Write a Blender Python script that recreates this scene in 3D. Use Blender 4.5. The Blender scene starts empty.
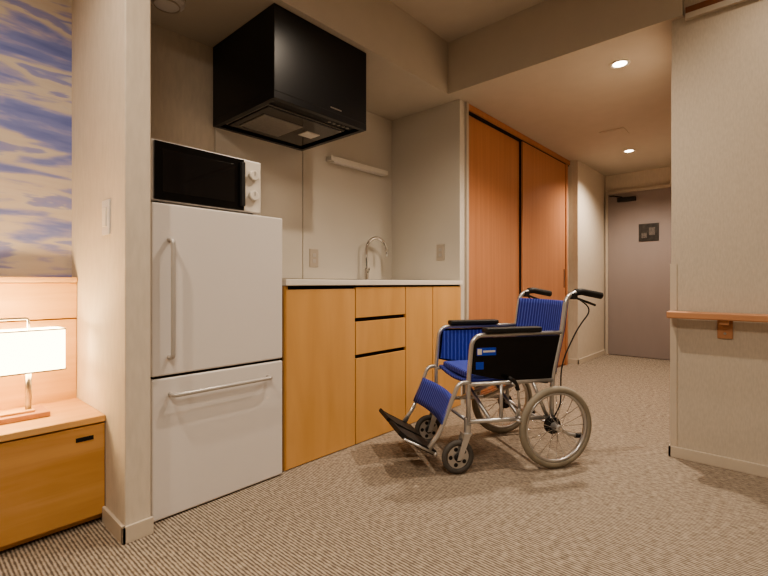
import bpy, bmesh, math
from mathutils import Vector, Matrix

# ------------------------------------------------------------------ helpers
def lin(c):
    return tuple(((v/255)/12.92 if v/255<=0.04045 else ((v/255+0.055)/1.055)**2.4) for v in c)+(1.0,)

def new_mat(name):
    m=bpy.data.materials.new(name); m.use_nodes=True
    nt=m.node_tree; b=nt.nodes['Principled BSDF']
    return m,nt,b

def mat(name,col,rough=.5,metal=0,var=0.06,scale=(20,20,20),bump=0.0,bscale=None,emit=None,estr=0,coat=0,spec=None):
    m,nt,b=new_mat(name)
    N=nt.nodes; L=nt.links
    tc=N.new('ShaderNodeTexCoord'); mp=N.new('ShaderNodeMapping'); mp.inputs['Scale'].default_value=scale
    L.new(tc.outputs['Object'],mp.inputs['Vector'])
    nz=N.new('ShaderNodeTexNoise'); nz.inputs['Scale'].default_value=1; nz.inputs['Detail'].default_value=4
    L.new(mp.outputs[0],nz.inputs['Vector'])
    rp=N.new('ShaderNodeValToRGB')
    c=lin(col)
    rp.color_ramp.elements[0].position=.3; rp.color_ramp.elements[1].position=.7
    rp.color_ramp.elements[0].color=tuple(max(0,v*(1-var)) for v in c[:3])+(1,)
    rp.color_ramp.elements[1].color=tuple(min(1,v*(1+var)) for v in c[:3])+(1,)
    L.new(nz.outputs['Fac'],rp.inputs[0]); L.new(rp.outputs[0],b.inputs['Base Color'])
    b.inputs['Roughness'].default_value=rough; b.inputs['Metallic'].default_value=metal
    if coat: b.inputs['Coat Weight'].default_value=coat
    if spec is not None: b.inputs['Specular IOR Level'].default_value=spec
    if bump:
        bp=N.new('ShaderNodeBump'); bp.inputs['Strength'].default_value=bump; bp.inputs['Distance'].default_value=.002
        L.new(nz.outputs['Fac'],bp.inputs['Height']); L.new(bp.outputs[0],b.inputs['Normal'])
    if emit:
        b.inputs['Emission Color'].default_value=lin(emit); b.inputs['Emission Strength'].default_value=estr
    return m

def wood(name,c1,c2,scale,rough=.45):
    m,nt,b=new_mat(name); N=nt.nodes; L=nt.links
    tc=N.new('ShaderNodeTexCoord'); mp=N.new('ShaderNodeMapping'); mp.inputs['Scale'].default_value=scale
    L.new(tc.outputs['Object'],mp.inputs['Vector'])
    nz=N.new('ShaderNodeTexNoise'); nz.inputs['Scale'].default_value=1; nz.inputs['Detail'].default_value=6; nz.inputs['Distortion'].default_value=.6
    L.new(mp.outputs[0],nz.inputs['Vector'])
    rp=N.new('ShaderNodeValToRGB'); rp.color_ramp.elements[0].position=.3; rp.color_ramp.elements[1].position=.72
    rp.color_ramp.elements[0].color=lin(c1); rp.color_ramp.elements[1].color=lin(c2)
    L.new(nz.outputs['Fac'],rp.inputs[0]); L.new(rp.outputs[0],b.inputs['Base Color'])
    b.inputs['Roughness'].default_value=rough
    bp=N.new('ShaderNodeBump'); bp.inputs['Strength'].default_value=.06; bp.inputs['Distance'].default_value=.001
    L.new(nz.outputs['Fac'],bp.inputs['Height']); L.new(bp.outputs[0],b.inputs['Normal'])
    return m

PAR=None; OFF=Vector((0,0,0))
def group(name,loc=(0,0,0),rotz=0,local=False):
    global PAR,OFF
    e=bpy.data.objects.new(name,None); e.empty_display_size=.1
    bpy.context.collection.objects.link(e)
    e.location=loc; e.rotation_euler=(0,0,rotz)
    PAR=e; OFF=Vector((0,0,0)) if local else -Vector(loc)
    return e
def nogroup():
    global PAR,OFF
    PAR=None; OFF=Vector((0,0,0))

def add(name,me,m,smooth=False,autos=False):
    me.materials.append(m)
    if smooth:
        for p in me.polygons: p.use_smooth=True
    o=bpy.data.objects.new(name,me); bpy.context.collection.objects.link(o)
    if PAR:
        o.parent=PAR; o.location=OFF
    return o

def bm_obj(name,bm,m,smooth=False):
    bmesh.ops.recalc_face_normals(bm,faces=bm.faces)
    me=bpy.data.meshes.new(name); bm.to_mesh(me); bm.free()
    return add(name,me,m,smooth)

def box(name,x0,x1,y0,y1,z0,z1,m,bev=0,segs=2):
    bm=bmesh.new(); bmesh.ops.create_cube(bm,size=1)
    for v in bm.verts:
        v.co=Vector((x0+(v.co.x+.5)*(x1-x0),y0+(v.co.y+.5)*(y1-y0),z0+(v.co.z+.5)*(z1-z0)))
    if bev>0:
        bmesh.ops.bevel(bm,geom=bm.edges[:],offset=bev,segments=segs,affect='EDGES',profile=.5)
    return bm_obj(name,bm,m)

def prism(name,pts,axis,a0,a1,m,bev=0):
    """pts 2D polygon; axis 'y': pts are (x,z); axis 'z': (x,y); axis 'x': (y,z)"""
    bm=bmesh.new()
    def mk(p,a):
        if axis=='y': return (p[0],a,p[1])
        if axis=='z': return (p[0],p[1],a)
        return (a,p[0],p[1])
    A=[bm.verts.new(mk(p,a0)) for p in pts]; B=[bm.verts.new(mk(p,a1)) for p in pts]
    bm.faces.new(A); bm.faces.new(B[::-1])
    n=len(pts)
    for i in range(n): bm.faces.new([A[i],A[(i+1)%n],B[(i+1)%n],B[i]])
    if bev: bmesh.ops.bevel(bm,geom=bm.edges[:],offset=bev,segments=2,affect='EDGES')
    return bm_obj(name,bm,m)

def fillet(pts,r,n=6):
    pts=[Vector(p) for p in pts]; out=[pts[0]]
    for i in range(1,len(pts)-1):
        a,b,c=pts[i-1],pts[i],pts[i+1]
        d1=(a-b);d2=(c-b); rr=min(r,d1.length*.49,d2.length*.49)
        p1=b+d1.normalized()*rr; p2=b+d2.normalized()*rr
        for k in range(n+1):
            t=k/n; out.append(p1*(1-t)**2+b*2*t*(1-t)+p2*t*t)
    out.append(pts[-1]); return out

def tube(name,pts,r,m,fr=0.04,segs=12):
    P=fillet(pts,fr) if fr and len(pts)>2 else [Vector(p) for p in pts]
    bm=bmesh.new(); rings=[]; up=None
    for i,p in enumerate(P):
        t=(P[min(i+1,len(P)-1)]-P[max(i-1,0)]).normalized()
        if up is None:
            up=Vector((0,0,1)) if abs(t.z)<.9 else Vector((1,0,0))
        u=(up-t*up.dot(t)).normalized(); v=t.cross(u); up=u
        rings.append([bm.verts.new(p+(u*math.cos(2*math.pi*k/segs)+v*math.sin(2*math.pi*k/segs))*r) for k in range(segs)])
    for a,b in zip(rings,rings[1:]):
        for k in range(segs): bm.faces.new([a[k],a[(k+1)%segs],b[(k+1)%segs],b[k]])
    bm.faces.new(rings[0][::-1]); bm.faces.new(rings[-1])
    o=bm_obj(name,bm,m,True); return o

def lathe(name,prof,center,axis,m,segs=40,closed=True,smooth=True):
    """prof list of (radius, height along axis)"""
    ax=Vector(axis).normalized()
    u=Vector((0,0,1)) if abs(ax.z)<.9 else Vector((1,0,0)); u=(u-ax*u.dot(ax)).normalized(); v=ax.cross(u)
    C=Vector(center); bm=bmesh.new(); rings=[]
    for k in range(segs):
        a=2*math.pi*k/segs; d=u*math.cos(a)+v*math.sin(a)
        rings.append([bm.verts.new(C+d*r+ax*h) for r,h in prof])
    n=len(prof)
    for k in range(segs):
        A=rings[k];B=rings[(k+1)%segs]
        for i in range(n if closed else n-1):
            bm.faces.new([A[i],A[(i+1)%n],B[(i+1)%n],B[i]])
    if not closed:
        bmesh.ops.remove_doubles(bm,verts=bm.verts,dist=1e-5)
    return bm_obj(name,bm,m,smooth)

def disc(name,center,axis,r,h,m,segs=32,bev=.0):
    e=1e-6
    return lathe(name,[(e,-h/2),(r-bev,-h/2),(r,-h/2+bev),(r,h/2-bev),(r-bev,h/2),(e,h/2)] if bev else [(e,-h/2),(r,-h/2),(r,h/2),(e,h/2)],center,axis,m,segs,closed=False,smooth=False)

# ------------------------------------------------------------------ materials
M_wall=mat('wall_plaster',(206,195,180),.85,var=.05,scale=(60,60,14),bump=.25)
M_wallR=mat('woven_wallpaper',(196,185,170),.9,var=.06,scale=(160,160,40),bump=.35)
M_ceil=mat('ceiling_paint',(196,186,172),.9,var=.02,scale=(8,8,8),bump=.1)
M_base=mat('baseboard_vinyl',(200,188,172),.5,var=.02)
M_panel=mat('kitchen_wall_panel',(206,199,188),.18,var=.01,scale=(2,2,2))
M_white=mat('fridge_white',(218,212,207),.35,var=.01,scale=(3,3,3))
M_plast=mat('white_plastic',(222,215,204),.4,var=.01)
M_hgrey=mat('handle_grey',(190,184,178),.3,metal=.3,var=.02)
M_black=mat('black_gloss',(14,14,15),.22,var=.1)
M_hood=mat('hood_black',(18,18,21),.3,var=.1,scale=(3,3,3))
M_blackm=mat('black_matte',(28,27,27),.6,var=.15)
M_dark=mat('dark_gap',(16,13,11),.8)
M_glass=mat('dark_glass',(26,25,26),.12,var=.05,coat=.5)
M_steel=mat('brushed_steel',(185,182,178),.28,metal=1,var=.05,scale=(4,4,120))
M_chrome=mat('chrome',(215,213,210),.1,metal=1,var=.01)
M_alu=mat('silver_tube',(200,198,196),.3,metal=.75,var=.03)
M_filter=mat('hood_filter',(150,145,138),.35,metal=.5,var=.1,scale=(60,60,60))
M_cab=wood('cabinet_maple',(200,152,94),(213,165,107),(9,9,1.2),.4)
M_ward=wood('wardrobe_wood',(172,118,84),(186,131,96),(34,34,1.0),.42)
M_wardtrim=wood('wardrobe_trim',(130,84,60),(146,96,70),(28,28,1.2),.42)
M_oak=wood('oak_horizontal',(202,156,102),(220,176,122),(1.6,22,26),.45)
M_oakdk=wood('nightstand_wood',(190,142,88),(206,159,104),(1.8,26,26),.45)
M_rail=wood('handrail_wood',(180,130,96),(196,146,110),(24,1.6,24),.4)
M_door=mat('door_mauve',(142,130,126),.5,var=.02,scale=(10,10,2))
M_frame=mat('door_frame',(184,172,158),.5,var=.02)
M_tire=mat('tyre_grey',(142,134,120),.7,var=.08)
M_tireb=mat('caster_rubber',(84,80,76),.7,var=.08)
M_sign=mat('sign_dark',(48,44,40),.4,var=.5,scale=(22,22,22))
M_signf=mat('sign_print',(92,84,78),.5,var=.4,scale=(60,60,60))
M_label=mat('blue_label',(30,70,190),.4)
M_blue=None

def stripes(name,base,line,axis,freq):
    m,nt,b=new_mat(name); N=nt.nodes; L=nt.links
    tc=N.new('ShaderNodeTexCoord'); w=N.new('ShaderNodeTexWave'); w.wave_type='BANDS'; w.bands_direction=axis
    w.inputs['Scale'].default_value=freq; w.inputs['Distortion'].default_value=.6; w.inputs['Detail'].default_value=2; w.inputs['Detail Scale'].default_value=3
    L.new(tc.outputs['Object'],w.inputs['Vector'])
    rp=N.new('ShaderNodeValToRGB'); rp.color_ramp.elements[0].position=.62; rp.color_ramp.elements[1].position=.95
    rp.color_ramp.elements[0].color=lin(base); rp.color_ramp.elements[1].color=lin(line)
    L.new(w.outputs['Color'],rp.inputs[0]); L.new(rp.outputs[0],b.inputs['Base Color'])
    b.inputs['Roughness'].default_value=.75
    return m
M_blue=stripes('blue_striped_fabric',(32,44,138),(92,108,190),'Y',14)
M_blueX=stripes('blue_liner_fabric',(32,46,146),(80,100,190),'X',14)

# carpet
def carpet():
    m,nt,b=new_mat('ribbed_carpet'); N=nt.nodes; L=nt.links
    tc=N.new('ShaderNodeTexCoord')
    w=N.new('ShaderNodeTexWave'); w.wave_type='BANDS'; w.bands_direction='X'
    w.inputs['Scale'].default_value=28; w.inputs['Distortion'].default_value=.8; w.inputs['Detail'].default_value=2; w.inputs['Detail Scale'].default_value=2.5
    L.new(tc.outputs['Object'],w.inputs['Vector'])
    mp=N.new('ShaderNodeMapping'); mp.inputs['Scale'].default_value=(90,40,60); L.new(tc.outputs['Object'],mp.inputs['Vector'])
    nz=N.new('ShaderNodeTexNoise'); nz.inputs['Scale'].default_value=1; nz.inputs['Detail'].default_value=3; L.new(mp.outputs[0],nz.inputs['Vector'])
    mx=N.new('ShaderNodeMath'); mx.operation='MULTIPLY_ADD'; L.new(nz.outputs['Fac'],mx.inputs[0]); mx.inputs[1].default_value=1.8; mx.inputs[2].default_value=-.9
    ad=N.new('ShaderNodeMath'); ad.operation='ADD'; L.new(w.outputs['Fac'],ad.inputs[0]); L.new(mx.outputs[0],ad.inputs[1])
    rp=N.new('ShaderNodeValToRGB'); rp.color_ramp.elements[0].position=.05; rp.color_ramp.elements[1].position=1.0
    rp.color_ramp.elements[0].color=lin((103,92,82)); rp.color_ramp.elements[1].color=lin((180,167,151))
    L.new(ad.outputs[0],rp.inputs[0]); L.new(rp.outputs[0],b.inputs['Base Color'])
    b.inputs['Roughness'].default_value=.95; b.inputs['Specular IOR Level'].default_value=.1
    bp=N.new('ShaderNodeBump'); bp.inputs['Strength'].default_value=.4; bp.inputs['Distance'].default_value=.004
    L.new(ad.outputs[0],bp.inputs['Height']); L.new(bp.outputs[0],b.inputs['Normal'])
    return m
M_carpet=carpet()

def mural():
    m,nt,b=new_mat('mural_wallpaper'); N=nt.nodes; L=nt.links
    tc=N.new('ShaderNodeTexCoord'); mp=N.new('ShaderNodeMapping'); mp.inputs['Scale'].default_value=(1.7,1,9); mp.inputs['Rotation'].default_value=(0,.06,0)
    L.new(tc.outputs['Object'],mp.inputs['Vector'])
    nz=N.new('ShaderNodeTexNoise'); nz.inputs['Scale'].default_value=1; nz.inputs['Detail'].default_value=5; nz.inputs['Distortion'].default_value=.25
    L.new(mp.outputs[0],nz.inputs['Vector'])
    rp=N.new('ShaderNodeValToRGB'); cr=rp.color_ramp
    cr.elements[0].position=.32; cr.elements[0].color=lin((98,108,166))
    cr.elements[1].position=.72; cr.elements[1].color=lin((198,188,166))
    for p,c in ((.42,(118,126,178)),(.455,(150,146,178)),(.49,(186,174,162)),(.54,(190,180,168)),(.565,(142,140,176)),(.61,(130,134,180)),(.65,(178,172,176))):
        e=cr.elements.new(p); e.color=lin(c)
    L.new(nz.outputs['Fac'],rp.inputs[0]); L.new(rp.outputs[0],b.inputs['Base Color'])
    b.inputs['Roughness'].default_value=.8
    return m
M_mural=mural()

# ------------------------------------------------------------------ shell
CZ=2.26; HZ=2.63
CR=.438   # right corridor wall plane
nogroup()
box('floor',-2.7,6.3,-2.7,2.7,-.1,0,M_carpet)
box('ceiling',-2.7,6.3,-2.7,2.7,HZ,HZ+.1,M_ceil)
box('ceiling_soffit_kitchen',.63,2.69,1.80,2.46,CZ,HZ,M_ceil)
box('ceiling_soffit_corridor',2.69,6.1,.385,2.46,CZ,HZ,M_ceil)
box('wall_bedroom',-2.6,.545,2.37,2.47,0,HZ,M_mural)
box('wall_partition',.545,.63,1.697,2.47,0,HZ,M_wall,.004)
box('wall_kitchen',.63,1.258,2.46,2.56,0,HZ,M_wall)
box('wall_kitchen_panelled',1.258,6.2,2.46,2.56,0,HZ,M_wall)
box('trim_panel_1',1.262,1.888,2.45,2.46,.93,CZ-.001,M_panel,.001)
box('trim_panel_2',1.894,2.82,2.45,2.46,.93,CZ-.001,M_panel,.001)
box('wall_kitchen_end',2.82,2.885,1.785,2.46,0,CZ,M_panel)
box('wall_right',2.72,2.82,-2.7,CR,0,HZ,M_wallR,.002)
box('wall_corridor_right',2.82,6.1,CR-.1,CR,0,CZ,M_wall)
box('wall_corridor_left',5.09,6.1,1.70,2.46,0,CZ,M_wall)
box('wall_end',6.1,6.2,.3,2.5,0,CZ,M_wall)
box('wall_back',-2.7,-2.6,-2.7,2.47,0,HZ,M_wall)
box('wall_front',-2.7,2.72,-2.7,-2.6,0,HZ,M_wall)
# baseboards
box('baseboard_partition',.533,.545,1.685,1.905,0,.06,M_base,.002)
box('baseboard_partition_end',.533,.635,1.685,1.697,0,.06,M_base,.002)
box('baseboard_right',2.708,2.72,-2.6,CR+.012,0,.055,M_base,.002)
box('baseboard_corridor_right',2.708,6.1,CR,CR+.012,0,.055,M_base,.002)
box('baseboard_corridor_left',5.078,6.1,1.688,1.70,0,.055,M_base,.002)
box('baseboard_corridor_jog',5.078,5.09,1.688,1.80,0,.055,M_base,.002)
# corner guard
prism('trim_corner_guard',[(2.715,CR+.005),(2.745,CR+.005),(2.745,CR+.001),(2.719,CR+.001),(2.719,CR-.025),(2.715,CR-.025)],'z',.055,1.0,M_base)
box('trim_wall_head',2.695,2.72,-2.6,.375,2.235,2.265,M_ceil,.002)
box('trim_wall_head_wood',2.705,2.72,-2.6,.375,2.267,2.30,M_wardtrim,.001)

# door
group('entrance_door',(6.08,1.15,0))
box('leaf',6.06,6.095,.68,1.655,.005,2.01,M_door,.003)
box('jamb_left',6.05,6.1,1.655,1.685,0,2.05,M_frame,.002)
box('jamb_right',6.05,6.1,.64,.68,0,2.05,M_frame,.002)
box('head',6.05,6.1,.68,1.655,2.012,2.05,M_frame,.002)
box('closer_body',6.01,6.06,1.34,1.54,1.90,1.95,M_blackm,.006)
tube('closer_arm',[(6.03,1.49,1.955),(5.93,1.56,1.965),(6.05,1.63,1.985)],.008,M_blackm,.01)
disc('lever_rose',(6.052,.76,1.0),(1,0,0),.03,.012,M_steel)
tube('lever',[(6.05,.76,1.0),(6.0,.76,1.0),(6.0,.88,1.0)],.009,M_steel,.015)
group('door_sign',(6.055,1.2,1.5))
box('plate',6.052,6.059,1.10,1.31,1.40,1.61,M_sign,.003)
box('pictogram_1',6.050,6.0525,1.14,1.20,1.47,1.56,M_signf)
box('pictogram_2',6.050,6.0525,1.225,1.28,1.44,1.50,M_signf)

# ------------------------------------------------------------------ wardrobe
group('sliding_door_wardrobe',(3.9,2.1,0))
WT=2.20
box('carcass',2.90,5.07,1.86,2.455,.0,2.22,M_wardtrim)
box('side_post',2.886,2.915,1.765,1.86,0,CZ-.002,M_frame,.002)
box('top_rail',2.915,5.07,1.775,1.86,WT+.012,CZ-.002,M_ward,.002)
box('top_track',2.915,5.07,1.79,1.86,WT,WT+.012,M_dark)
box('front_leaf',2.93,3.875,1.815,1.835,.02,WT,M_ward,.003)
box('leaf_left_edge',2.917,2.929,1.80,1.86,.01,WT,M_wardtrim,.001)
box('rear_leaf',3.885,4.95,1.785,1.812,.02,WT,M_ward,.003)
box('leaf_pull',3.875,3.887,1.80,1.835,.02,WT,M_dark)
box('pull_recess',4.90,4.925,1.7835,1.787,.85,1.05,M_dark)
box('right_post',4.955,5.0,1.775,1.86,0,WT,M_ward,.002)
box('right_filler',5.0,5.085,1.80,1.86,0,CZ-.002,M_frame,.002)
box('bottom_track',2.915,4.955,1.79,1.86,0,.018,M_wardtrim)

# ------------------------------------------------------------------ kitchen cabinet
group('kitchen_cabinet',(2.04,2.1,0))
FY=1.77
box('carcass',1.262,2.815,FY+.022,2.455,.04,.885,M_dark)
box('side_panel',1.262,1.28,FY+.004,2.455,.0,.885,M_cab,.001)
box('toe_kick',1.285,2.812,FY+.03,FY+.05,0,.05,M_dark)
def front(n,a,b,z0,z1): box(n,a+.002,b-.002,FY,FY+.02,z0,z1,M_cab,.0015)
front('door_left',1.265,1.728,.004,.868)
front('drawer_top',1.731,2.168,.705,.876)
front('drawer_middle',1.731,2.168,.50,.683)
front('drawer_bottom',1.731,2.168,.004,.478)
front('door_centre',2.171,2.458,.004,.876)
front('door_right',2.461,2.813,.004,.876)
group('kitchen_countertop',(2.04,2.1,.9))
box('slab',1.258,2.818,FY-.012,2.449,.887,.918,M_plast,.003)
box('sink_rim',1.95,2.55,1.90,2.32,.918,.922,M_steel,.001)
box('sink_bowl',1.97,2.53,1.92,2.30,.9215,.9235,M_dark)
group('faucet',(2.45,2.37,.92))
bx=2.45
disc('base',(bx,2.39,.925),(0,0,1),.026,.012,M_chrome)
R=.09; cx=bx+R
arc=[(bx,2.39,.92),(bx,2.39,1.16)]+[(cx-R*math.cos(a),2.39-.05*(a/math.pi),1.16+R*math.sin(a)) for a in [math.pi*k/12 for k in range(1,13)]]+[(cx+R,2.34,1.11)]
tube('gooseneck',arc,.012,M_chrome,0)
tube('lever',[(bx,2.37,.98),(bx-.03,2.33,1.01)],.007,M_chrome,0)
disc('body',(bx,2.39,.965),(0,0,1),.018,.08,M_chrome)

group('shelf_strip_light',(2.4,2.42,1.79))
box('body',2.10,2.71,2.395,2.45,1.775,1.81,M_plast,.004)
box('diffuser',2.13,2.68,2.40,2.44,1.768,1.775,M_white,.002)

def plate(name,c,axis,w,h,holes):
    group(name,c)
    x,y,z=c
    if axis=='y':
        box('plate',x-w/2,x+w/2,y-.007,y,z-h/2,z+h/2,M_frame,.002)
        for k in range(holes): box('socket_%d'%(k+1),x-w*.2,x+w*.2,y-.009,y-.006,z-h*.28+k*h*.33,z-h*.28+k*h*.33+h*.2,M_hgrey,.001)
    else:
        box('plate',x-.007,x,y-w/2,y+w/2,z-h/2,z+h/2,M_frame,.002)
        for k in range(holes): box('socket_%d'%(k+1),x-.009,x-.006,y-w*.2,y+w*.2,z-h*.28+k*h*.33,z-h*.28+k*h*.33+h*.2,M_hgrey,.001)
plate('wall_outlet',(1.985,2.45,1.075),'y',.075,.125,2)
plate('wall_outlet',(2.82,1.955,1.135),'x',.07,.12,2)
group('light_switch',(.545,1.885,1.145))
box('plate',.538,.545,1.845,1.925,1.08,1.21,M_white,.002)
box('rocker',.533,.54,1.865,1.905,1.11,1.18,M_plast,.002)

# ------------------------------------------------------------------ range hood
group('range_hood',(1.57,2.15,2.0))
hx0,hx1,hy0,hy1,hz0=1.245,1.886,1.838,2.448,1.80
box('body',hx0,hx1,hy0,hy1,hz0+.035,CZ-.001,M_hood,.003)
box('rim_front',hx0,hx1,hy0,hy0+.03,hz0,hz0+.036,M_hood,.002)
box('rim_rear',hx0,hx1,hy1-.03,hy1,hz0,hz0+.036,M_hood,.002)
box('rim_left',hx0,hx0+.03,hy0+.03,hy1-.03,hz0,hz0+.036,M_hood,.002)
box('rim_right',hx1-.03,hx1,hy0+.03,hy1-.03,hz0,hz0+.036,M_hood,.002)
box('baffle',hx0+.06,hx1-.06,hy0+.14,hy1-.06,hz0+.008,hz0+.026,M_glass,.004)
box('baffle_edge',hx0+.05,hx1-.05,hy0+.13,hy1-.05,hz0+.016,hz0+.02,M_filter,.001)
box('filter',hx0+.10,hx1-.28,hy0+.24,hy1-.12,hz0+.003,hz0+.009,M_filter,.002)
box('work_light',hx1-.22,hx1-.12,hy0+.28,hy1-.24,hz0+.003,hz0+.009,M_plast,.002)
box('control_strip',hx0+.04,hx1-.04,hy0+.045,hy0+.11,hz0+.015,hz0+.036,M_blackm,.002)
for k in range(5):
    disc('button_%d'%(k+1),(hx1-.22+.035*k,hy0+.078,hz0+.013),(0,0,1),.009,.006,M_filter,16)
box('badge',hx1-.28,hx1-.20,hy0-.002,hy0+.001,hz0+.055,hz0+.062,M_steel)

# ------------------------------------------------------------------ fridge
group('refrigerator',(.95,2.05,0))
fx0,fx1=.650,1.232
fy=1.747
box('body',fx0+.003,fx1-.003,fy+.054,2.40,.02,1.20,M_white,.006)
box('door_gasket',fx0+.012,fx1-.012,fy+.042,fy+.056,.02,1.195,M_dark)
box('upper_door',fx0,fx1,fy,fy+.044,.548,1.203,M_white,.007,3)
box('freezer_door',fx0,fx1,fy,fy+.044,.006,.538,M_white,.007,3)
box('split_gap',fx0+.01,fx1-.01,fy+.011,fy+.046,.536,.55,M_dark)
box('plinth',fx0+.01,fx1-.01,fy+.026,fy+.07,.0,.02,M_dark)
for i,(a,b) in enumerate(((.69,1.84),(1.19,1.84),(.69,2.36),(1.19,2.36))): disc('foot_%d'%(i+1),(a,b,.011),(0,0,1),.02,.022,M_blackm,16)
hy=fy-.036
tube('upper_handle',[(.714,fy+.004,1.065),(.714,hy,1.065),(.714,hy,.617),(.714,fy+.004,.617)],.0085,M_hgrey,.018)
tube('freezer_handle',[(.718,fy+.004,.475),(.718,hy,.475),(1.15,hy,.475),(1.15,fy+.004,.475)],.0085,M_hgrey,.018)

# ------------------------------------------------------------------ microwave
group('microwave_oven',(.9,2.0,1.205))
mz0,mz1=1.217,1.452
box('case',.664,1.142,1.812,2.15,mz0,mz1,M_white,.006)
box('front_frame',.664,1.142,1.79,1.814,mz0,mz1,M_white,.004)
box('door',.673,1.051,1.780,1.792,mz0+.004,mz1-.006,M_black,.002)
box('window',.702,1.005,1.778,1.782,mz0+.035,mz1-.035,M_glass,.001)
box('door_handle',1.030,1.048,1.762,1.782,mz0+.02,mz1-.02,M_blackm,.004)
box('control_panel',1.054,1.138,1.786,1.792,mz0+.004,mz1-.006,M_plast,.002)
for k,z in enumerate((mz0+.075,mz0+.165)):
    disc('knob_%d'%(k+1),(1.096,1.776,z),(0,1,0),.022,.022,M_plast,28,.003)
    box('knob_mark_%d'%(k+1),1.094,1.098,1.762,1.766,z,z+.018,M_hgrey)
for i,(a,b) in enumerate(((.70,1.83),(1.11,1.83),(.70,2.12),(1.11,2.12))): disc('foot_%d'%(i+1),(a,b,1.210),(0,0,1),.015,.016,M_blackm,14)

# ------------------------------------------------------------------ bedroom side
group('headboard',(-.5,2.32,0))
box('lower_panel',-1.6,.543,2.285,2.369,0,.745,M_oak,.002)
box('upper_panel',-1.6,.543,2.280,2.369,.75,.90,M_oak,.002)
box('cap',-1.6,.543,2.268,2.369,.902,.925,M_oak,.003)
group('nightstand',(.2,2.1,0))
box('body',-.35,.543,1.930,2.278,.01,.378,M_oakdk,.002)
box('drawer_front',-.347,.5425,1.904,1.929,.035,.374,M_oakdk,.002)
box('top',-.352,.544,1.898,2.278,.380,.404,M_oak,.003)
box('plinth',-.33,.53,1.95,2.25,0,.012,M_dark)
box('pull',.45,.505,1.9015,1.906,.322,.337,M_dark)
group('table_lamp',(.22,2.1,.404))
M_shade,nt,b=new_mat('lamp_shade_fabric')
b.inputs['Base Color'].default_value=lin((250,240,220)); b.inputs['Roughness'].default_value=.8
nz=nt.nodes.new('ShaderNodeTexNoise'); nz.inputs['Scale'].default_value=200
rp=nt.nodes.new('ShaderNodeValToRGB'); rp.color_ramp.elements[0].color=lin((255,218,160)); rp.color_ramp.elements[1].color=lin((255,230,186))
nt.links.new(nz.outputs['Fac'],rp.inputs[0]); nt.links.new(rp.outputs[0],b.inputs['Emission Color'])
b.inputs['Emission Strength'].default_value=11
box('base',.0,.40,2.03,2.15,.404,.424,M_rail,.003)
box('base_bar',.05,.36,2.06,2.12,.424,.432,M_oak,.002)
tube('post',[(.345,2.09,.43),(.345,2.09,.60)],.010,M_steel,0)
tube('post_left',[(.045,2.09,.43),(.045,2.09,.60)],.010,M_steel,0)
for n,a in (('shade_front',(-.05,.446,2.03,2.034)),('shade_rear',(-.05,.446,2.146,2.15)),('shade_right',(.442,.446,2.034,2.146)),('shade_left',(-.05,-.046,2.034,2.146))):
    box(n,*a,.576,.726,M_shade)
for n,a in (('rim_front',(-.052,.448,2.028,2.031)),('rim_rear',(-.052,.448,2.149,2.152)),('rim_right',(.445,.449,2.03,2.15))):
    box(n,*a,.724,.729,M_steel); box(n+'_low',*a,.572,.577,M_steel)
box('cross_bar',.03,.36,2.085,2.095,.598,.606,M_steel)
tube('carry_loop',[(.045,2.09,.60),(.045,2.09,.768),(.345,2.09,.768),(.345,2.09,.60)],.005,M_steel,.01)
disc('bulb',(.215,2.09,.65),(0,0,1),.02,.08,M_shade,20)

# ------------------------------------------------------------------ handrail
group('handrail',(2.68,-.3,.74))
box('rail',2.632,2.700,-1.6,CR+.008,.722,.757,M_rail,.006)
for k,y in enumerate((.215,-.7)):
    box('bracket_arm_%d'%(k+1),2.655,2.718,y-.02,y+.02,.70,.722,M_rail,.003)
    box('bracket_plate_%d'%(k+1),2.708,2.7195,y-.03,y+.03,.63,.72,M_rail,.003)
    disc('bracket_screw_%d'%(k+1),(2.706,y,.655),(1,0,0),.006,.006,M_steel,14)

# ------------------------------------------------------------------ ceiling items
M_lamp=mat('downlight_lens',(255,250,240),.4,emit=(255,240,215),estr=14)
def downlight(x,y,z,energy,name='recessed_downlight',size=1.9,blend=.8,rad=.03):
    group(name,(x,y,z))
    lathe('trim_ring',[(.040,-.002),(.056,-.004),(.058,-.0),(.040,0)],(x,y,z-.0005),(0,0,1),M_plast,32)
    disc('lens',(x,y,z-.0015),(0,0,1),.039,.002,M_lamp,24)
    l=bpy.data.lights.new('spot','SPOT'); l.energy=energy; l.spot_size=size; l.spot_blend=blend; l.color=(1,.85,.68); l.shadow_soft_size=rad
    o=bpy.data.objects.new('spot_lamp',l); bpy.context.collection.objects.link(o); o.parent=PAR; o.location=(0,0,-.03)
downlight(3.03,.76,CZ,120,size=2.4)
downlight(5.09,1.19,CZ,110,size=2.5)
downlight(1.75,.95,HZ,85,size=2.4)  # added main-room downlight, out of view, to light the room
downlight(2.22,-.1,HZ,30,size=2.3)
downlight(-.1,1.3,HZ,75,size=2.6)  # unseen downlight, also added for light in the main room
downlight(-.4,-.9,HZ,40,size=2.6)  # another added downlight, unseen behind the camera

group('ceiling_vent',(4.38,1.145,CZ))
box('frame',4.28,4.48,1.045,1.245,CZ-.008,CZ,M_ceil,.002)
box('louvre_1',4.30,4.46,1.075,1.215,CZ-.011,CZ-.007,M_ceil,.001)
group('smoke_detector',(.888,2.2,CZ))
lathe('housing',[(1e-6,-.035),(.05,-.033),(.078,-.018),(.082,0),(1e-6,0)],(.888,2.2,CZ-.0005),(0,0,1),M_white,32,closed=False)
lathe('housing_ring',[(.055,-.036),(.06,-.036),(.06,-.03),(.055,-.03)],(.888,2.2,CZ-.0005),(0,0,1),M_frame,32)

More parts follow.
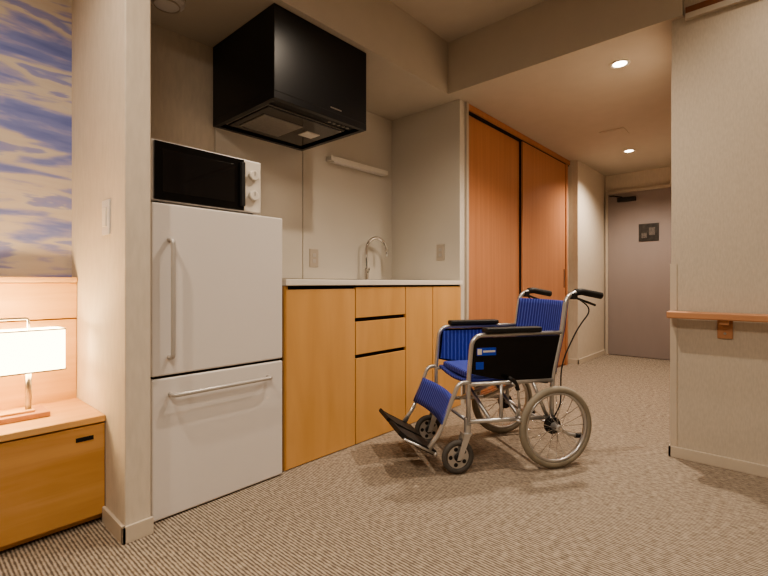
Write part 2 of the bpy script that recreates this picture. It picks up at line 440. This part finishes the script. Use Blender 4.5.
# added unseen fill light, modelled as a ceiling fixture in the room behind the camera
group('ceiling_fill_lamp',(-.3,-.2,HZ))
M_dif=mat('fill_diffuser',(250,245,235),.5,emit=(255,232,200),estr=2)
disc('diffuser',(-.3,-.2,HZ-.03),(0,0,1),.3,.06,M_dif,40,.015)
l=bpy.data.lights.new('area','AREA'); l.shape='DISK'; l.size=.6; l.energy=32; l.color=(1,.88,.73)
o=bpy.data.objects.new('fill_area_lamp',l); bpy.context.collection.objects.link(o); o.parent=PAR; o.location=(0,0,-.07)
# bedside bulb
l=bpy.data.lights.new('bulb','POINT'); l.energy=9; l.color=(1,.76,.48); l.shadow_soft_size=.05
o=bpy.data.objects.new('bedside_bulb',l); bpy.context.collection.objects.link(o)
o.parent=bpy.data.objects['table_lamp']; o.location=Vector((.20,2.09,.70))-Vector((.22,2.1,.402))

# ------------------------------------------------------------------ wheelchair
group('wheelchair',(2.314,1.0425,0),math.radians(146),local=True)
def side(s,tag):
    n=lambda t: t+'_'+tag
    wy=.26*s; fy=.215*s
    prof=[(.181+.018*math.cos(a),.016*math.sin(a)) for a in [2*math.pi*k/12 for k in range(12)]]
    lathe(n('rear_tyre'),prof,(0,wy,.2),(0,1,0),M_tire,56)
    lathe(n('rear_rim'),[(.158,-.009),(.166,-.012),(.168,.012),(.158,.009)],(0,wy,.2),(0,1,0),M_alu,56)
    disc(n('hub'),(0,wy,.2),(0,1,0),.017,.06,M_alu,20,.002)
    disc(n('drum_brake'),(0,wy-.03*s,.2),(0,1,0),.042,.022,M_blackm,28,.003)
    disc(n('axle_nut'),(0,wy+.033*s,.2),(0,1,0),.009,.01,M_chrome,6)
    for k in range(20):
        a=2*math.pi*k/20; h=(.022 if k%2 else -.018); a2=a+(.28 if (k//2)%2 else -.28)
        tube(n('spoke_%d'%(k+1)),[(.016*math.cos(a2),wy+h,.2+.016*math.sin(a2)),(.16*math.cos(a),wy,.2+.16*math.sin(a))],.0017,M_chrome,0,6)
    # frame
    tube(n('rear_upright'),[(-.005,fy,.19),(-.012,fy,.44),(-.065,fy,.66),(-.09,fy,.830),(-.16,fy,.858),(-.28,fy,.838)],.0115,M_alu,.045)
    tube(n('push_grip'),[(-.145,fy,.853),(-.18,fy,.856),(-.295,fy,.835)],.0175,M_blackm,.01,14)
    tube(n('brake_lever'),[(-.13,fy,.832),(-.17,fy,.817),(-.26,fy,.787)],.006,M_blackm,.02)
    box(n('lever_clamp'),-.145,-.115,fy-.018,fy+.018,.818,.850,M_blackm,.004)
    tube(n('brake_cable'),[(-.135,fy+.01*s,.832),(-.22,fy+.03*s,.77),(-.14,fy+.025*s,.68),(-.045,fy+.02*s,.5),(-.045,fy+.02*s,.3),(-.01,wy-.03*s,.24)],.0035,M_blackm,.08,8)
    tube(n('arm_tube'),[(-.065,fy,.652),(.42,fy,.652),(.44,fy,.43),(.44,fy,.23)],.011,M_alu,.06)
    box(n('arm_pad'),.06,.36,fy-.026,fy+.026,.661,.687,M_blackm,.008,3)
    tube(n('seat_rail'),[(-.015,fy,.42),(.44,fy,.42)],.011,M_alu,0)
    tube(n('lower_rail'),[(-.01,fy,.235),(.44,fy,.245)],.011,M_alu,0)
    tube(n('rear_gusset'),[(.10,fy,.42),(.02,fy,.24)],.009,M_alu,0)
    tube(n('mid_post'),[(.27,fy,.42),(.27,fy,.24)],.009,M_alu,0)
    tube(n('axle_stub'),[(0,fy-.012*s,.2),(0,wy,.2)],.01,M_alu,0)
    prism(n('skirt_guard'),[(-.030,.45),(-.05,.640),(.41,.640),(.425,.47),(.30,.44),(.02,.405)],'y',fy-.004*s,fy+.006*s,M_black,0)
    prism(n('skirt_liner'),[(-.025,.46),(-.045,.630),(.40,.630),(.415,.475),(.30,.455)],'y',fy-.009*s,fy-.0045*s,M_blueX,0)
    box(n('label'),.30,.40,min(fy+.006*s,fy+.008*s),max(fy+.006*s,fy+.008*s),.555,.592,M_label)
    box(n('label_icon'),.375,.397,min(fy+.008*s,fy+.009*s),max(fy+.008*s,fy+.009*s),.56,.587,M_plast)
    box(n('label_text'),.305,.368,min(fy+.008*s,fy+.009*s),max(fy+.008*s,fy+.009*s),.570,.579,M_plast)
    box(n('label_low'),.365,.405,min(fy+.006*s,fy+.008*s),max(fy+.006*s,fy+.008*s),.49,.525,M_label)
    # footrest
    tube(n('hanger'),[(.43,fy,.43),(.49,fy,.43),(.58,fy-.01*s,.20),(.635,fy-.01*s,.135)],.0105,M_alu,.05)
    tube(n('foot_bar'),[(.565,fy-.012*s,.24),(.63,fy-.012*s,.12)],.008,M_alu,0)
    b2=fy-.195*s; a=fy-.018*s
    top=[(.590,.112),(.735,.190),(.768,.222)]; bot=[(.597,.088),(.742,.168),(.780,.206)]
    prism(n('footplate'),top+bot[::-1],'y',min(a,b2),max(a,b2),M_blackm,.003)
    tube(n('footplate_hinge'),[(.602,fy-.005*s,.102),(.602,b2,.102)],.008,M_alu,0)
    tube(n('footplate_edge'),[(.602,fy-.011*s,.104),(.755,fy-.011*s,.186)],.006,M_alu,0)
    # caster
    cy=.205*s; cxx=.49
    lathe(n('caster_tyre'),[(.066+.0145*math.cos(t),.014*math.sin(t)) for t in [2*math.pi*k/10 for k in range(10)]],(cxx,cy,.0805),(0,1,0),M_tireb,36)
    disc(n('caster_wheel'),(cxx,cy,.0805),(0,1,0),.056,.012,M_alu,30,.001)
    disc(n('caster_hub'),(cxx,cy,.0805),(0,1,0),.02,.036,M_blackm,20,.002)
    for k in range(5):
        t=2*math.pi*k/5
        disc(n('caster_hole_%d'%(k+1)),(cxx+.038*math.cos(t),cy,.0805+.038*math.sin(t)),(0,1,0),.010,.0135,M_blackm,12)
    for q in (-1,1):
        prism(n('fork_%s'%('a' if q<0 else 'b')),[(cxx-.012,.07),(cxx+.012,.07),(.465,.19),(.43,.19)],'y',cy+q*.021-.002,cy+q*.021+.002,M_alu,0)
    box(n('fork_crown'),.427,.468,cy-.024,cy+.024,.183,.193,M_alu,.002)
    disc(n('caster_stem'),(.44,cy,.225),(0,0,1),.017,.075,M_alu,20,.002)
    # parking brake
    tube(n('parking_brake_lever'),[(.19,wy-.012*s,.30),(.20,wy-.012*s,.40),(.235,wy-.008*s,.425)],.006,M_alu,.02)
    tube(n('parking_brake_grip'),[(.20,wy-.010*s,.39),(.215,wy-.010*s,.43),(.25,wy-.006*s,.45)],.010,M_blackm,.02)
    tube(n('brake_shoe'),[(.215,wy-.02*s,.245),(.200,wy+.012*s,.245)],.007,M_alu,0)
    tube(n('brake_bracket'),[(.19,fy,.245),(.19,wy-.012*s,.30)],.007,M_alu,0)
    tube(n('tipping_lever'),[(-.01,fy,.21),(-.10,fy,.14),(-.17,fy,.13)],.009,M_alu,.03)
    tube(n('tipping_cap'),[(-.14,fy,.133),(-.185,fy,.129)],.013,M_blackm,0)
side(1,'near'); side(-1,'far')
# seat
def sheet(name,fn,nu,nv,thick,m):
    bm=bmesh.new()
    g=[[bm.verts.new(fn(i/nu,j/nv)) for j in range(nv+1)] for i in range(nu+1)]
    for i in range(nu):
        for j in range(nv): bm.faces.new([g[i][j],g[i+1][j],g[i+1][j+1],g[i][j+1]])
    o=bm_obj(name,bm,m,True)
    md=o.modifiers.new('s','SOLIDIFY'); md.thickness=thick; md.offset=0
    return o
sheet('seat_sling',lambda u,v:(-.010+.435*u,-.205+.41*v,.432-.02*math.sin(math.pi*v)),6,10,.014,M_blue)
box('seat_cushion',-.0,.41,-.19,.19,.427,.463,M_blue,.012,3)
def back(u,v):
    z=.46+.350*u
    if z<.66: x=-.012-.053*(z-.44)/.22
    else: x=-.065-.025*(z-.66)/.17
    return (x-.03*math.sin(math.pi*v)+.0,-.222+.444*v,z)
sheet('backrest',back,12,12,.020,M_blue)
sheet('calf_strap',lambda u,v:(.545-.02*math.sin(math.pi*v)-.06*(u-.5)*.9,-.215+.43*v,.24+.13*u),4,10,.010,M_blue)
tube('axle',[(0,-.215,.2),(0,.215,.2)],.008,M_alu,0)
for k,x in enumerate((.14,.30)):
    tube('cross_brace_%d'%(2*k+1),[(x,-.21,.24),(x,.20,.42)],.010,M_alu,0)
    tube('cross_brace_%d'%(2*k+2),[(x+.022,.21,.24),(x+.022,-.20,.42)],.010,M_alu,0)
tube('front_tie',[(.44,-.215,.245),(.44,.215,.245)],.008,M_alu,0)

# ------------------------------------------------------------------ world, camera
w=bpy.data.worlds.new('World'); bpy.context.scene.world=w; w.use_nodes=True
w.node_tree.nodes['Background'].inputs[0].default_value=(.8,.75,.7,1); w.node_tree.nodes['Background'].inputs[1].default_value=.2

cam=bpy.data.cameras.new('Camera'); co=bpy.data.objects.new('Camera',cam); bpy.context.collection.objects.link(co)
co.location=(0,0,.9); cam.sensor_width=36; cam.lens=445/768*36; cam.shift_y=-5/768
co.rotation_euler=(math.pi/2,0,math.radians(42-90)); cam.clip_start=.02
bpy.context.scene.camera=co
vs=bpy.context.scene.view_settings; vs.view_transform='AgX'; vs.look='AgX - Medium High Contrast'; vs.exposure=-0.05
